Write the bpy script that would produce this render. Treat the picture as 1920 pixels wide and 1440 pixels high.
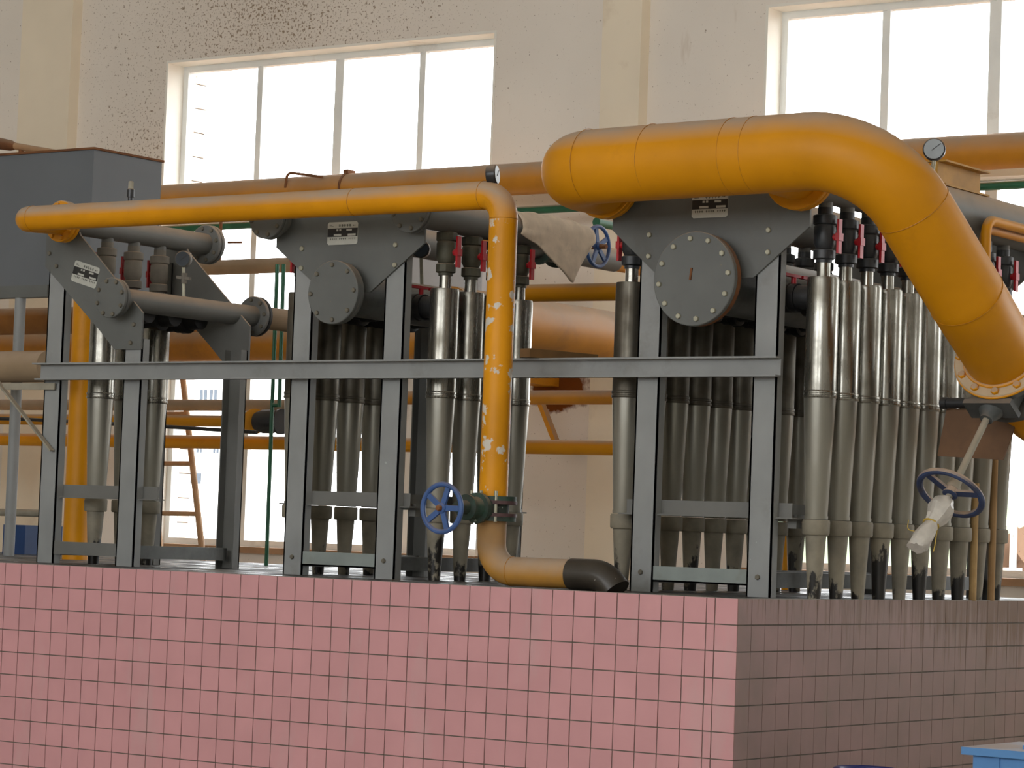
import bpy, math, random
from mathutils import Vector, Matrix
random.seed(7)
scene = bpy.context.scene
for o in list(bpy.data.objects): bpy.data.objects.remove(o)

# ------------------------------------------------------------------ camera, sky, exposure
# metres; x runs right along the front of the tiled tank, y runs back to the window wall,
# z = 0 is the top of the tank; the near right corner of the tank is the origin.
FLOOR = -1.4
cam_d = bpy.data.cameras.new('camera'); cam = bpy.data.objects.new('camera', cam_d)
scene.collection.objects.link(cam); scene.camera = cam
cam_d.sensor_width = 36.0; cam_d.lens = 5236.5 * 36.0 / 1920.0
cam_d.clip_start = 0.1; cam_d.clip_end = 400
_r = Vector((0.8140, 0.5797, 0.0364)); _f = Vector((-0.5806, 0.8124, 0.0551))
_r.normalize(); _f.normalize(); _u = _r.cross(_f).normalized(); _r = _f.cross(_u)
cam.matrix_world = Matrix(((_r.x, _u.x, -_f.x, 5.3385), (_r.y, _u.y, -_f.y, -8.9654), (_r.z, _u.z, -_f.z, 0.1921), (0, 0, 0, 1)))

SKY = 10.5
world = bpy.data.worlds.new('overcast_sky'); scene.world = world; world.use_nodes = True
wn = world.node_tree.nodes; bgn = wn.get('Background') or wn.new('ShaderNodeBackground')
bgn.inputs[0].default_value = (0.97, 0.985, 1.0, 1); bgn.inputs[1].default_value = SKY
scene.view_settings.view_transform = 'Standard'; scene.view_settings.look = 'None'
scene.view_settings.gamma = 1.0; scene.view_settings.use_curve_mapping = False
scene.view_settings.exposure = -0.62
try:
    scene.cycles.use_denoising = True
    scene.cycles.max_bounces = 10; scene.cycles.diffuse_bounces = 6
    scene.cycles.sample_clamp_indirect = 12.0
except Exception: pass

# hall openings on the side behind the camera (unseen; laid out to steer the daylight)
FRONT_Y = -15.0; HALL_X0 = -17.0; HALL_X1 = 11.0; ROOF = 6.6; BACK_Y = 6.0
FRONT_OPEN = [(-7.0, -4.4), (-3.2, 1.8), (3.0, 8.0)]
FRONT_Z = (1.6, 5.6)
RIGHT_OPEN = [(3.2, 4.6)]; RIGHT_Z = (2.4, 4.8)  # unseen side opening, added and sized to light right-facing surfaces
def portal(x0, x1, y, z0, z1, toward):
    l = bpy.data.lights.new('daylight_portal', 'AREA'); l.shape = 'RECTANGLE'; l.size = x1 - x0; l.size_y = z1 - z0
    l.cycles.is_portal = True
    o = bpy.data.objects.new('daylight_portal', l); scene.collection.objects.link(o)
    o.location = ((x0 + x1) / 2, y, (z0 + z1) / 2)
    o.rotation_euler = (math.radians(90 if toward > 0 else -90), 0, 0)
for a, b in FRONT_OPEN: portal(a, b, FRONT_Y + 0.02, FRONT_Z[0], FRONT_Z[1], 1)
for a, b in RIGHT_OPEN:
    l = bpy.data.lights.new('daylight_portal', 'AREA'); l.shape = 'RECTANGLE'; l.size = b - a; l.size_y = RIGHT_Z[1] - RIGHT_Z[0]; l.cycles.is_portal = True
    o = bpy.data.objects.new('daylight_portal', l); scene.collection.objects.link(o); o.location = (HALL_X1 - .02, (a + b) / 2, (RIGHT_Z[0] + RIGHT_Z[1]) / 2); o.rotation_euler = (math.radians(90), 0, math.radians(90))
BACK_WIN = [(-13.61, -10.64), (-8.56, -5.585), (-3.507, -0.53), (1.55, 4.52)]
WIN_Z = (0.06, 3.58)
for a, b in BACK_WIN: portal(a, b, BACK_Y + 0.2, WIN_Z[0], WIN_Z[1], -1)

# ------------------------------------------------------------------ mesh helpers
def V(*a): return Vector(a)
class MB:
    def __init__(s): s.v = []; s.f = []; s.sm = []
    def add(s, vs, fs, smooth=False):
        b = len(s.v); s.v += [Vector(p) for p in vs]; s.f += [tuple(i + b for i in q) for q in fs]; s.sm += [smooth] * len(fs); return s
    def box(s, x0, x1, y0, y1, z0, z1):
        return s.add([(x, y, z) for x in (x0, x1) for y in (y0, y1) for z in (z0, z1)],
                     [(0, 1, 3, 2), (4, 6, 7, 5), (0, 4, 5, 1), (2, 3, 7, 6), (0, 2, 6, 4), (1, 5, 7, 3)])
    def obox(s, c, ax, ay, az, hx, hy, hz):
        c = Vector(c); ax = Vector(ax).normalized() * hx; ay = Vector(ay).normalized() * hy; az = Vector(az).normalized() * hz
        return s.add([c + ax * i + ay * j + az * k for i in (-1, 1) for j in (-1, 1) for k in (-1, 1)],
                     [(0, 1, 3, 2), (4, 6, 7, 5), (0, 4, 5, 1), (2, 3, 7, 6), (0, 2, 6, 4), (1, 5, 7, 3)])
    def bar(s, p0, p1, w, t, up=(0, 0, 1)):
        p0 = Vector(p0); p1 = Vector(p1); d = (p1 - p0); L = d.length; d.normalize(); up = Vector(up)
        sd = d.cross(up).normalized(); u2 = sd.cross(d)
        return s.obox((p0 + p1) / 2, d, sd, u2, L / 2, t / 2, w / 2)
    def lathe(s, o, axis, prof, n=20, cap=True, phase=0.0):
        o = Vector(o); a = Vector(axis).normalized(); t = Vector((1, 0, 0)) if abs(a.x) < .9 else Vector((0, 1, 0))
        e1 = a.cross(t).normalized(); e2 = a.cross(e1)
        vs = []; fs = []
        for h, r in prof:
            for i in range(n):
                an = phase + 2 * math.pi * i / n; vs.append(o + a * h + (e1 * math.cos(an) + e2 * math.sin(an)) * r)
        for k in range(len(prof) - 1):
            for i in range(n):
                j = (i + 1) % n; fs.append((k * n + i, k * n + j, (k + 1) * n + j, (k + 1) * n + i))
        s.add(vs, fs, True)
        if cap:
            s.add(vs[:n], [tuple(reversed(range(n)))]); s.add(vs[-n:], [tuple(range(n))])
        return s
    def cyl(s, p0, p1, r0, r1=None, n=20, cap=True):
        p0 = Vector(p0); p1 = Vector(p1); d = p1 - p0
        return s.lathe(p0, d, [(0, r0), (d.length, r0 if r1 is None else r1)], n, cap)
    def hexa(s, o, axis, r, h, n=6): return s.lathe(o, axis, [(0, r), (h * .8, r), (h, r * .8)], n)
    def torus(s, c, axis, R, r, n=36, m=8):
        c = Vector(c); a = Vector(axis).normalized(); t = Vector((1, 0, 0)) if abs(a.x) < .9 else Vector((0, 1, 0))
        e1 = a.cross(t).normalized(); e2 = a.cross(e1); vs = []; fs = []
        for i in range(n):
            d = e1 * math.cos(2 * math.pi * i / n) + e2 * math.sin(2 * math.pi * i / n)
            for j in range(m):
                b = 2 * math.pi * j / m; vs.append(c + d * (R + r * math.cos(b)) + a * (r * math.sin(b)))
        for i in range(n):
            for j in range(m):
                i2 = (i + 1) % n; j2 = (j + 1) % m; fs.append((i * m + j, i2 * m + j, i2 * m + j2, i * m + j2))
        return s.add(vs, fs, True)
    def sweep(s, pts, r, n=24, cap=True):
        pts = [Vector(p) for p in pts]; rs = r if isinstance(r, (list, tuple)) else [r] * len(pts)
        d0 = (pts[1] - pts[0]).normalized(); t = Vector((0, 0, 1)) if abs(d0.z) < .9 else Vector((1, 0, 0))
        e1 = d0.cross(t).normalized(); e2 = d0.cross(e1); rings = []
        for i, p in enumerate(pts):
            if i:
                d1 = (pts[i] - pts[i - 1]).normalized(); q = d0.rotation_difference(d1); e1 = q @ e1; e2 = q @ e2; d0 = d1
            nrm = d0 if i == len(pts) - 1 or i == 0 else (d0 + (pts[i + 1] - p).normalized()).normalized()
            ring = []
            for k in range(n):
                an = 2 * math.pi * k / n; off = (e1 * math.cos(an) + e2 * math.sin(an)) * rs[i]
                ring.append(p + off - d0 * (off.dot(nrm) / d0.dot(nrm)))
            rings.append(ring)
        vs = [q for ring in rings for q in ring]; fs = []
        for k in range(len(pts) - 1):
            for i in range(n):
                j = (i + 1) % n; fs.append((k * n + i, k * n + j, (k + 1) * n + j, (k + 1) * n + i))
        s.add(vs, fs, True)
        if cap: s.add(rings[0], [tuple(reversed(range(n)))]); s.add(rings[-1], [tuple(range(n))])
        return s
    def prism(s, poly, y0, y1):           # polygon in x,z (counter-clockwise seen from -y), extruded along y
        n = len(poly); vs = [(x, y0, z) for x, z in poly] + [(x, y1, z) for x, z in poly]
        fs = [tuple(range(n)), tuple(reversed(range(n, 2 * n)))] + [(i, i + n, (i + 1) % n + n, (i + 1) % n) for i in range(n)]
        return s.add(vs, fs)
    def mesh(s, name, off=(0, 0, 0), angle=35):
        m = bpy.data.meshes.new(name); off = Vector(off); m.from_pydata([p - off for p in s.v], [], s.f); m.update()
        m.polygons.foreach_set('use_smooth', s.sm)
        import bmesh
        bm = bmesh.new(); bm.from_mesh(m); bmesh.ops.remove_doubles(bm, verts=bm.verts, dist=1e-6); bmesh.ops.recalc_face_normals(bm, faces=bm.faces); bm.to_mesh(m); bm.free()
        if any(s.sm): m.set_sharp_from_angle(angle=math.radians(angle))
        return m

def fillet(pts, rads, seg=10):
    pts = [Vector(p) for p in pts]; out = [pts[0]]
    for i in range(1, len(pts) - 1):
        p = pts[i]; a = (pts[i - 1] - p).normalized(); b = (pts[i + 1] - p).normalized(); R = rads[i - 1]
        th = a.angle(b)
        if R <= 0 or th > 3.13: out.append(p); continue
        t = R / math.tan(th / 2); c = p + (a + b).normalized() * (R / math.sin(th / 2)); s0 = p + a * t; s1 = p + b * t
        u0 = (s0 - c).normalized(); ang = u0.angle((s1 - c).normalized()); ax = u0.cross(s1 - c).normalized()
        for k in range(seg + 1): out.append(c + Matrix.Rotation(ang * k / seg, 3, ax) @ u0 * R)
    out.append(pts[-1]); return out

COL = scene.collection
def tag(o, label=None, cat=None, group=None, kind=None):
    if label: o['label'] = label
    if cat: o['category'] = cat
    if group: o['group'] = group
    if kind: o['kind'] = kind
    return o
def thing(name, label, cat, loc=(0, 0, 0), group=None):
    o = bpy.data.objects.new(name, None); COL.objects.link(o); o.location = loc; o.empty_display_size = 0.05
    return tag(o, label, cat, group)
def rootloc(o):
    p = Vector((0, 0, 0))
    while o is not None: p += o.location; o = o.parent
    return p
def part(name, mb, mat, parent=None, kind=None, label=None):
    off = rootloc(parent) if parent else Vector((0, 0, 0))
    m = mb.mesh(name, off); o = bpy.data.objects.new(name, m); COL.objects.link(o)
    m.materials.append(mat)
    if parent: o.parent = parent
    return tag(o, label=label, kind=kind)
def inst(name, mesh, parent, loc, rot=None, kind=None):
    o = bpy.data.objects.new(name, mesh); COL.objects.link(o); o.parent = parent
    o.location = Vector(loc) - (rootloc(parent) if parent else Vector((0, 0, 0)))
    if rot is not None: o.rotation_mode = 'QUATERNION'; o.rotation_quaternion = rot
    return o
def copy_tree(o, parent=None):
    c = o.copy(); COL.objects.link(c); c.parent = parent
    for ch in list(o.children): copy_tree(ch, c)
    return c
def one(name, mb, mat, label, cat, group=None):      # a thing that is a single mesh; origin at its base centre
    lo = Vector((min(p.x for p in mb.v), min(p.y for p in mb.v), min(p.z for p in mb.v))); hi = Vector((max(p.x for p in mb.v), max(p.y for p in mb.v), 0))
    org = Vector(((lo.x + hi.x) / 2, (lo.y + hi.y) / 2, lo.z))
    m = mb.mesh(name, org); m.materials.append(mat); o = bpy.data.objects.new(name, m); COL.objects.link(o); o.location = org
    return tag(o, label, cat, group)
def struct(name, mb, mat):
    return part(name, mb, mat, None, kind='structure')

# ------------------------------------------------------------------ materials
MATS = {}
def lin(c): return tuple(((x / 255) / 12.92 if x / 255 <= .04045 else ((x / 255 + .055) / 1.055) ** 2.4) for x in c)
class NT:
    def __init__(s, name):
        s.m = bpy.data.materials.new(name); s.m.use_nodes = True; s.n = s.m.node_tree.nodes; s.l = s.m.node_tree.links; s.n.clear()
        s.out = s.n.new('ShaderNodeOutputMaterial'); s.geo = s.n.new('ShaderNodeNewGeometry'); s.sep = s.n.new('ShaderNodeSeparateXYZ'); s.l.new(s.geo.outputs['Position'], s.sep.inputs[0])
        s.sepn = s.n.new('ShaderNodeSeparateXYZ'); s.l.new(s.geo.outputs['Normal'], s.sepn.inputs[0])
    def sock(s, inp, v):
        if isinstance(v, (int, float)): inp.default_value = v
        elif isinstance(v, tuple): inp.default_value = (v + (1,))[:4] if len(inp.default_value) == 4 else v
        else: s.l.new(v, inp)
    def math(s, op, a, b=0.0, clamp=False):
        n = s.n.new('ShaderNodeMath'); n.operation = op; n.use_clamp = clamp; s.sock(n.inputs[0], a); s.sock(n.inputs[1], b); return n.outputs[0]
    def rng(s, v, a, b, c=0.0, d=1.0):
        n = s.n.new('ShaderNodeMapRange'); n.clamp = True; s.sock(n.inputs[0], v)
        for i, q in enumerate((a, b, c, d)): n.inputs[1 + i].default_value = q
        return n.outputs[0]
    def noise(s, scale, detail=3, rough=.55, vec=None, stretch=None):
        n = s.n.new('ShaderNodeTexNoise'); n.inputs['Scale'].default_value = scale; n.inputs['Detail'].default_value = detail; n.inputs['Roughness'].default_value = rough
        v = vec or s.geo.outputs['Position']
        if stretch:
            mp = s.n.new('ShaderNodeMapping'); mp.inputs['Scale'].default_value = stretch; s.l.new(v, mp.inputs[0]); v = mp.outputs[0]
        s.l.new(v, n.inputs['Vector']); return n.outputs[0]
    def mix(s, f, a, b):
        n = s.n.new('ShaderNodeMix'); n.data_type = 'RGBA'; s.sock(n.inputs[0], f); s.sock(n.inputs[6], a); s.sock(n.inputs[7], b); return n.outputs[2]
    def bsdf(s, col, rough, metal=0.0, bump=None, bstr=.2, spec=.5):
        b = s.n.new('ShaderNodeBsdfPrincipled'); s.sock(b.inputs['Base Color'], col); s.sock(b.inputs['Roughness'], rough); s.sock(b.inputs['Metallic'], metal)
        b.inputs['Specular IOR Level'].default_value = spec
        if bump is not None:
            bp = s.n.new('ShaderNodeBump'); bp.inputs['Strength'].default_value = bstr; bp.inputs['Distance'].default_value = .01; s.l.new(bump, bp.inputs['Height']); s.l.new(bp.outputs[0], b.inputs['Normal'])
        s.l.new(b.outputs[0], s.out.inputs[0]); return b
def mul(c, k): return tuple(min(1, x * k) for x in c)
DUST = lin((176, 154, 132))
def paint(name, rgb, rough=.5, metal=0.0, var=.15, scale=5.0, dust=0.0, dust_lo=.15, dust_hi=.85, dustcol=DUST, chips=0.0, chipcol=(.75, .75, .72), chipscale=22, grime=0.0, grimecol=(.10, .07, .04), spec=.5, rnd=0.0):
    t = NT(name); c = lin(rgb)
    col = t.mix(t.rng(t.noise(scale), .3, .7), mul(c, 1 - var), mul(c, 1 + var))
    if rnd:
        oi = t.n.new('ShaderNodeObjectInfo'); col = t.mix(t.math('MULTIPLY', oi.outputs['Random'], rnd), col, mul(c, .72))
    r = rough
    if grime:
        g = t.rng(t.noise(scale * .8, 6, .7), .62 - grime * .3, .95 - grime * .3); col = t.mix(t.math('MULTIPLY', g, .75), col, grimecol)
    if chips:
        k = t.rng(t.noise(chipscale, 4, .6), .74 - chips, .77 - chips); col = t.mix(k, col, chipcol)
    if dust:
        up = t.rng(t.sepn.outputs[2], dust_lo, dust_hi); wob = t.rng(t.noise(scale * 1.6, 4), .25, .6, .55, 1.0)
        k = t.math('MULTIPLY', t.math('MULTIPLY', up, wob), dust, True); col = t.mix(k, col, dustcol)
        r = t.math('MAXIMUM', rough, t.math('MULTIPLY', k, .95))
    t.bsdf(col, r, metal, spec=spec); MATS[name] = t.m; return t.m

YEL = paint('yellow_paint', (212, 142, 0), .46, var=.12, scale=3, dust=1.0, dust_lo=-.05, dust_hi=.50, spec=.3, grime=.12, grimecol=lin((120, 70, 20)))
YELC = paint('yellow_paint_chipped', (212, 142, 0), .46, var=.12, scale=3, dust=1.0, dust_lo=.12, dust_hi=.62, spec=.3, chips=.17, chipscale=10, chipcol=lin((205, 198, 185)), grime=.1, grimecol=lin((140, 80, 20)))
YELB = paint('yellow_paint_clean_pipe', (204, 136, 0), .48, var=.10, scale=2.5, dust=1.0, dust_lo=.35, dust_hi=.85, spec=.3, grime=.14, grimecol=lin((130, 80, 14)))
YELD = paint('yellow_paint_dusty', (196, 128, 20), .55, var=.15, scale=3, dust=1.0, dust_lo=-.1, dust_hi=.75, grime=.25, grimecol=lin((120, 78, 40)))
TAN = paint('dust_covered_pipe', (150, 128, 100), .8, var=.15, scale=4, dust=.9, dust_lo=.0, dust_hi=.8)
WELD = paint('weld_seam', (178, 118, 8), .5, var=.2, scale=40)
GREY = paint('grey_steel_paint', (140, 142, 141), .55, var=.10, scale=4, dust=.85, chips=.015, chipscale=30, chipcol=lin((170, 174, 172)), grime=.10, grimecol=lin((92, 88, 74)))
GREYD = paint('grey_plate_paint', (97, 99, 96), .55, var=.12, scale=3.5, dust=.8, chips=.02, chipscale=26, chipcol=lin((150, 125, 85)), grime=.12, grimecol=lin((78, 72, 58)))
GREYX = paint('grey_dusty_paint', (108, 108, 104), .6, var=.12, scale=4, dust=1.0, dust_lo=.0, dust_hi=.75)
GREYW = paint('grey_wet_steel', (90, 92, 88), .45, var=.2, scale=5, dust=.5, grime=.6, grimecol=(.012, .011, .010))
BOLT = paint('bolt_zinc', (168, 165, 145), .45, metal=.4, var=.15, scale=20, dust=.3)
BOLTD = paint('bolt_painted', (104, 98, 84), .6, var=.2, scale=20)
BLACK = paint('black_rubber', (24, 24, 25), .55, var=.25, scale=8, dust=.35, dustcol=lin((110, 105, 98)))
BLACKV = paint('black_plastic_valve', (40, 43, 46), .42, var=.2, scale=12, dust=.6, dustcol=lin((120, 118, 112)))
DUSTV = paint('dusty_valve', (124, 118, 108), .85, var=.18, scale=12, dust=.9)
BRASSV = paint('weathered_valve', (78, 76, 62), .6, metal=.2, var=.3, scale=14, dust=.7, grime=.3, grimecol=(.03, .03, .025))
RED = paint('red_lever', (176, 26, 36), .4, var=.12, scale=20, dust=.35)
BLUE = paint('blue_wheel_paint', (58, 88, 140), .45, var=.15, scale=14, dust=.35, chips=.04, chipscale=50, chipcol=lin((95, 80, 66)))
BLUED = paint('dusty_blue_wheel_paint', (46, 60, 92), .6, var=.25, scale=14, dust=1.0, dust_lo=-.1, dust_hi=.4, grime=.5, grimecol=lin((70, 62, 52)))
BLUEB = paint('blue_bench_paint', (86, 140, 196), .5, var=.06, scale=4, dust=.85, dust_lo=.6, dust_hi=.95, chips=.02, chipscale=60)
NAVY = paint('navy_plastic', (34, 42, 104), .4, var=.1, scale=6)
NAVYB = paint('dark_blue_box', (30, 62, 110), .5, var=.1, scale=6, dust=.6)
GREEN = paint('green_pipe_paint', (30, 92, 62), .5, var=.2, scale=8, dust=.8, dust_lo=.4)
VGREEN = paint('corroded_green_valve', (46, 72, 60), .65, var=.3, scale=16, dust=.6, grime=.8, grimecol=(.05, .025, .025), chips=.05, chipscale=40, chipcol=lin((150, 160, 150)))
RUST = paint('rusty_steel', (118, 74, 40), .85, var=.3, scale=10, dust=.4)
CEMENT = paint('cement_stem', (150, 144, 128), .8, var=.12, scale=14, dust=.5)
WOOD = paint('bamboo_wood', (172, 134, 96), .7, var=.15, scale=12, dust=.4)
PLYW = paint('brown_board', (106, 76, 50), .75, var=.22, scale=5, grime=.25, grimecol=lin((70, 52, 40)))
PLANK = paint('dusty_plank', (128, 96, 58), .8, var=.2, scale=6, dust=.5)
OCHRE = paint('ochre_beam_paint', (176, 128, 38), .6, var=.2, scale=8, dust=.5, grime=.3, grimecol=lin((110, 76, 30)))
DARKV = paint('dark_valve_casting', (72, 75, 74), .6, var=.2, scale=10, dust=.45, grime=.3, grimecol=lin((40, 38, 34)))
BURLAP = paint('dusty_sacking', (206, 188, 166), .95, var=.10, scale=18, grime=.15, grimecol=lin((110, 98, 82)))
PLASTIC = paint('white_plastic_wrap', (196, 190, 180), .3, var=.12, scale=26)
TWINE = paint('yellow_twine', (190, 160, 70), .8)
LABELW = paint('label_silver', (196, 198, 190), .35, metal=.3, var=.06, scale=30)
LABELB = paint('label_black', (38, 38, 38), .4)
INK = paint('label_ink', (70, 72, 66), .5)
GLASSG = paint('gauge_dial', (128, 134, 136), .35, var=.04, scale=30)
GAUGEK = paint('gauge_case', (38, 38, 40), .35, dust=.7)
GAUGED = paint('gauge_dark_glass', (52, 60, 68), .4, spec=.3)
ALU = paint('aluminium_frame', (232, 235, 233), .4, metal=.0, var=.06, scale=3, grime=.10, grimecol=lin((140, 120, 95)))
FRAMEB = paint('window_reveal', (240, 236, 226), .8, var=.04, scale=3, grime=.05, grimecol=lin((160, 130, 95)))
CREAM = paint('cream_pilaster', (242, 229, 206), .85, var=.05, scale=1.5, grime=.06, grimecol=lin((168, 132, 88)))
CONC = paint('floor_concrete', (172, 166, 156), .8, var=.12, scale=1.2)
ROOFM = paint('roof_lining', (232, 230, 224), .85, var=.03)
BRICKF = paint('facing_tile', (240, 222, 206), .7, var=.06)
BWALL = paint('distant_render', (206, 204, 200), .9, var=.04, scale=.3)
BGLASS = paint('distant_glass', (52, 60, 70), .2)
GROUND = paint('ground_rubble', (128, 102, 82), .95, var=.35, scale=2)
GRASS = paint('hill_grass', (116, 126, 98), .95, var=.3, scale=.3)
GROUT = paint('tile_grout', (108, 100, 90), .9, var=.15, scale=20)

def steel(name='stainless_steel', extra=0.0, ca=lin((150, 148, 140)), cb=lin((106, 102, 91))):
    t = NT(name); br = t.noise(1.0, 2, .5, stretch=(120, 120, 1.5)); n2 = t.noise(7, 4)
    col = t.mix(t.rng(n2, .35, .75), ca, cb)
    rough = t.math('ADD', t.rng(br, .3, .7, .16 + extra, .30 + extra), t.rng(n2, .4, .8, 0, .18))
    t.bsdf(col, rough, .92); return t.m
def cone_steel():      # dull film of dried slurry over the steel
    t = NT('filmed_steel'); n2 = t.noise(6, 5); film = t.math('MULTIPLY', t.rng(n2, .25, .7, .6, 1.0), t.rng(t.sep.outputs[2], .80, .42, .25, 1.0))
    t.bsdf(t.mix(film, lin((140, 138, 130)), lin((134, 129, 114))), t.rng(film, 0, 1, .24, .6), t.rng(film, .1, .95, .9, .12)); return t.m
def nozzle_mat():      # grey plastic nozzles splashed with wet black slurry
    t = NT('splashed_nozzle'); n = t.noise(4.2, 6, .68, stretch=(1, 1, .55)); z = t.rng(t.sep.outputs[2], .0, .30, .13, -.16)
    k = t.rng(t.math('ADD', n, z), .57, .60)
    base = t.mix(t.rng(t.noise(9, 4), .35, .7), lin((142, 134, 116)), lin((112, 106, 92)))
    t.bsdf(t.mix(k, base, (.016, .014, .012)), t.rng(k, 0, 1, .7, .3), 0); return t.m
def wet_top():
    t = NT('wet_concrete_top'); n = t.noise(2.2, 5, .6); k = t.rng(n, .52, .66)
    t.bsdf(t.mix(k, (.014, .013, .012), lin((120, 112, 98))), t.rng(t.noise(5, 4), .35, .6, .22, .75), 0, bump=t.noise(18, 4), bstr=.3); return t.m
def tile_mat(name, dirty_shaded):
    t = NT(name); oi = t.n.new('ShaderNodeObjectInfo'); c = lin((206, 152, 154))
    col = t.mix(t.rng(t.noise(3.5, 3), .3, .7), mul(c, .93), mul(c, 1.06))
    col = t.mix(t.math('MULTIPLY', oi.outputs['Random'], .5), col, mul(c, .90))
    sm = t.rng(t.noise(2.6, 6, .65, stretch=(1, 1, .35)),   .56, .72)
    if dirty_shaded: col = t.mix(t.rng(t.noise(4, 5), .2, .8, .55, .9), col, lin((112, 90, 78)))  # brown grime, deepened to put side-face shade into the tile colour
    col = t.mix(t.math('MULTIPLY', sm, .35 if not dirty_shaded else .6), col, lin((190, 172, 168)) if not dirty_shaded else lin((128, 110, 90)))
    if dirty_shaded:
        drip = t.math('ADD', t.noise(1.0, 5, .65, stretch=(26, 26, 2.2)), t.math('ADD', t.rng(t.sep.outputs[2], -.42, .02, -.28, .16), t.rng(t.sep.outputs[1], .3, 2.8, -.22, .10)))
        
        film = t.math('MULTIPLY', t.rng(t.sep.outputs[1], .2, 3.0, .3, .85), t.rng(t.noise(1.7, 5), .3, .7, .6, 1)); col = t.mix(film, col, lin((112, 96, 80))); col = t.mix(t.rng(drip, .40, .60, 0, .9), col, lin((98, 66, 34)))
    t.bsdf(col, .38 if not dirty_shaded else .55, 0, spec=.4); return t.m
def wall_mat():
    t = NT('plaster_wall'); c = lin((240, 232, 221))
    col = t.mix(t.rng(t.noise(.7, 4), .3, .7), mul(c, .93), mul(c, 1.05))
    # slurry splatter: thick round the first window head and its left jamb, thin elsewhere
    dx = t.math('MULTIPLY', t.math('ADD', t.sep.outputs[0], 7.6), .30); dz = t.math('MULTIPLY', t.math('ADD', t.sep.outputs[2], -3.85), .55)
    d = t.math('SQRT', t.math('ADD', t.math('MULTIPLY', dx, dx), t.math('MULTIPLY', dz, dz)))
    dx2 = t.math('MULTIPLY', t.math('ADD', t.sep.outputs[0], 8.75), 1.0); dz2 = t.math('MULTIPLY', t.math('ADD', t.sep.outputs[2], -2.7), .6)
    d2 = t.math('SQRT', t.math('ADD', t.math('MULTIPLY', dx2, dx2), t.math('MULTIPLY', dz2, dz2)))
    dens = t.math('MAXIMUM', t.rng(d, .0, .75, 1, 0), t.rng(d2, 0, .85, .9, 0))
    for sc, lo in ((30, .70), (62, .68)):
        sp = t.noise(sc, 2, .5); th = t.math('ADD', sp, t.math('MULTIPLY', dens, .135)); col = t.mix(t.rng(th, lo, lo + .07, 0, .75), col, lin((122, 96, 66)))
    col = t.mix(t.math('MULTIPLY', dens, .22), col, lin((150, 122, 92)))
    st = t.noise(1.0, 5, .6, stretch=(5, 5, .8)); col = t.mix(t.rng(st, .66, .80, 0, .5), col, lin((172, 146, 112)))
    # rust-brown patch where the pipe bracket is let into the wall
    bx = t.math('MULTIPLY', t.math('ADD', t.sep.outputs[0], 4.97), 3.2); bz = t.math('MULTIPLY', t.math('ADD', t.sep.outputs[2], -1.16), 5.5)
    bd = t.math('SQRT', t.math('ADD', t.math('MULTIPLY', bx, bx), t.math('MULTIPLY', bz, bz)))
    bd = t.math('ADD', bd, t.math('MULTIPLY', t.noise(9, 4), .9)); col = t.mix(t.rng(bd, 1.25, 1.1), col, lin((122, 66, 20)))
    t.bsdf(col, .9, 0, spec=.2); return t.m
def glass_mat():
    t = NT('dusty_glass'); tr = t.n.new('ShaderNodeBsdfTransparent'); tr.inputs[0].default_value = (.96, .97, .97, 1)
    gl = t.n.new('ShaderNodeBsdfGlossy'); gl.inputs['Roughness'].default_value = .05; fr = t.n.new('ShaderNodeFresnel'); fr.inputs[0].default_value = 1.45
    df = t.n.new('ShaderNodeBsdfDiffuse'); df.inputs[0].default_value = lin((150, 120, 95)) + (1,)
    a = t.n.new('ShaderNodeMixShader'); t.l.new(t.math('MULTIPLY', fr.outputs[0], t.math('SUBTRACT', 1.0, t.geo.outputs['Backfacing'])), a.inputs[0]); t.l.new(tr.outputs[0], a.inputs[1]); t.l.new(gl.outputs[0], a.inputs[2])
    b = t.n.new('ShaderNodeMixShader'); t.l.new(t.rng(t.noise(26, 2), .72, .76, .0, .5), b.inputs[0]); t.l.new(a.outputs[0], b.inputs[1]); t.l.new(df.outputs[0], b.inputs[2])
    t.l.new(b.outputs[0], t.out.inputs[0]); return t.m
STEEL = steel(); DULL = steel('dull_steel', .22, lin((112, 108, 98)), lin((84, 78, 68))); CONE = cone_steel(); NOZZLE = nozzle_mat(); WET = wet_top(); TILE = tile_mat('pink_tile', False); TILER = tile_mat('pink_tile_grimy_shaded', True); WALL = wall_mat(); GLASS = glass_mat()  # DULL: darker, rougher steel for the left rows of two-row banks

# ------------------------------------------------------------------ the hall
struct('floor', MB().box(HALL_X0 - .3, HALL_X1 + .3, FRONT_Y - .3, BACK_Y + .3, FLOOR - .2, FLOOR), CONC)
struct('ceiling', MB().box(HALL_X0 - .3, HALL_X1 + .3, FRONT_Y - .3, BACK_Y + .3, ROOF, ROOF + .2), ROOFM)
def wall_with_holes(name, y0, y1, holes, z0, z1, mat):
    m = MB(); xs = HALL_X0 - .3
    for a, b in holes:
        m.box(xs, a, y0, y1, FLOOR, ROOF); m.box(a, b, y0, y1, FLOOR, z0); m.box(a, b, y0, y1, z1, ROOF); xs = b
    m.box(xs, HALL_X1 + .3, y0, y1, FLOOR, ROOF)
    return struct(name, m, mat)
LIN_Z = (2.43, 2.50)     # lintel between the lower and the upper lights of each window
wall_b = wall_with_holes('wall_back', BACK_Y, BACK_Y + .30, BACK_WIN, WIN_Z[0], WIN_Z[1], WALL)
wall_with_holes('wall_front', FRONT_Y - .3, FRONT_Y, FRONT_OPEN, FRONT_Z[0], FRONT_Z[1], ROOFM)
struct('wall_left', MB().box(HALL_X0 - .3, HALL_X0, FRONT_Y, BACK_Y, FLOOR, ROOF), ROOFM)
wr = MB(); ys = FRONT_Y
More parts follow.
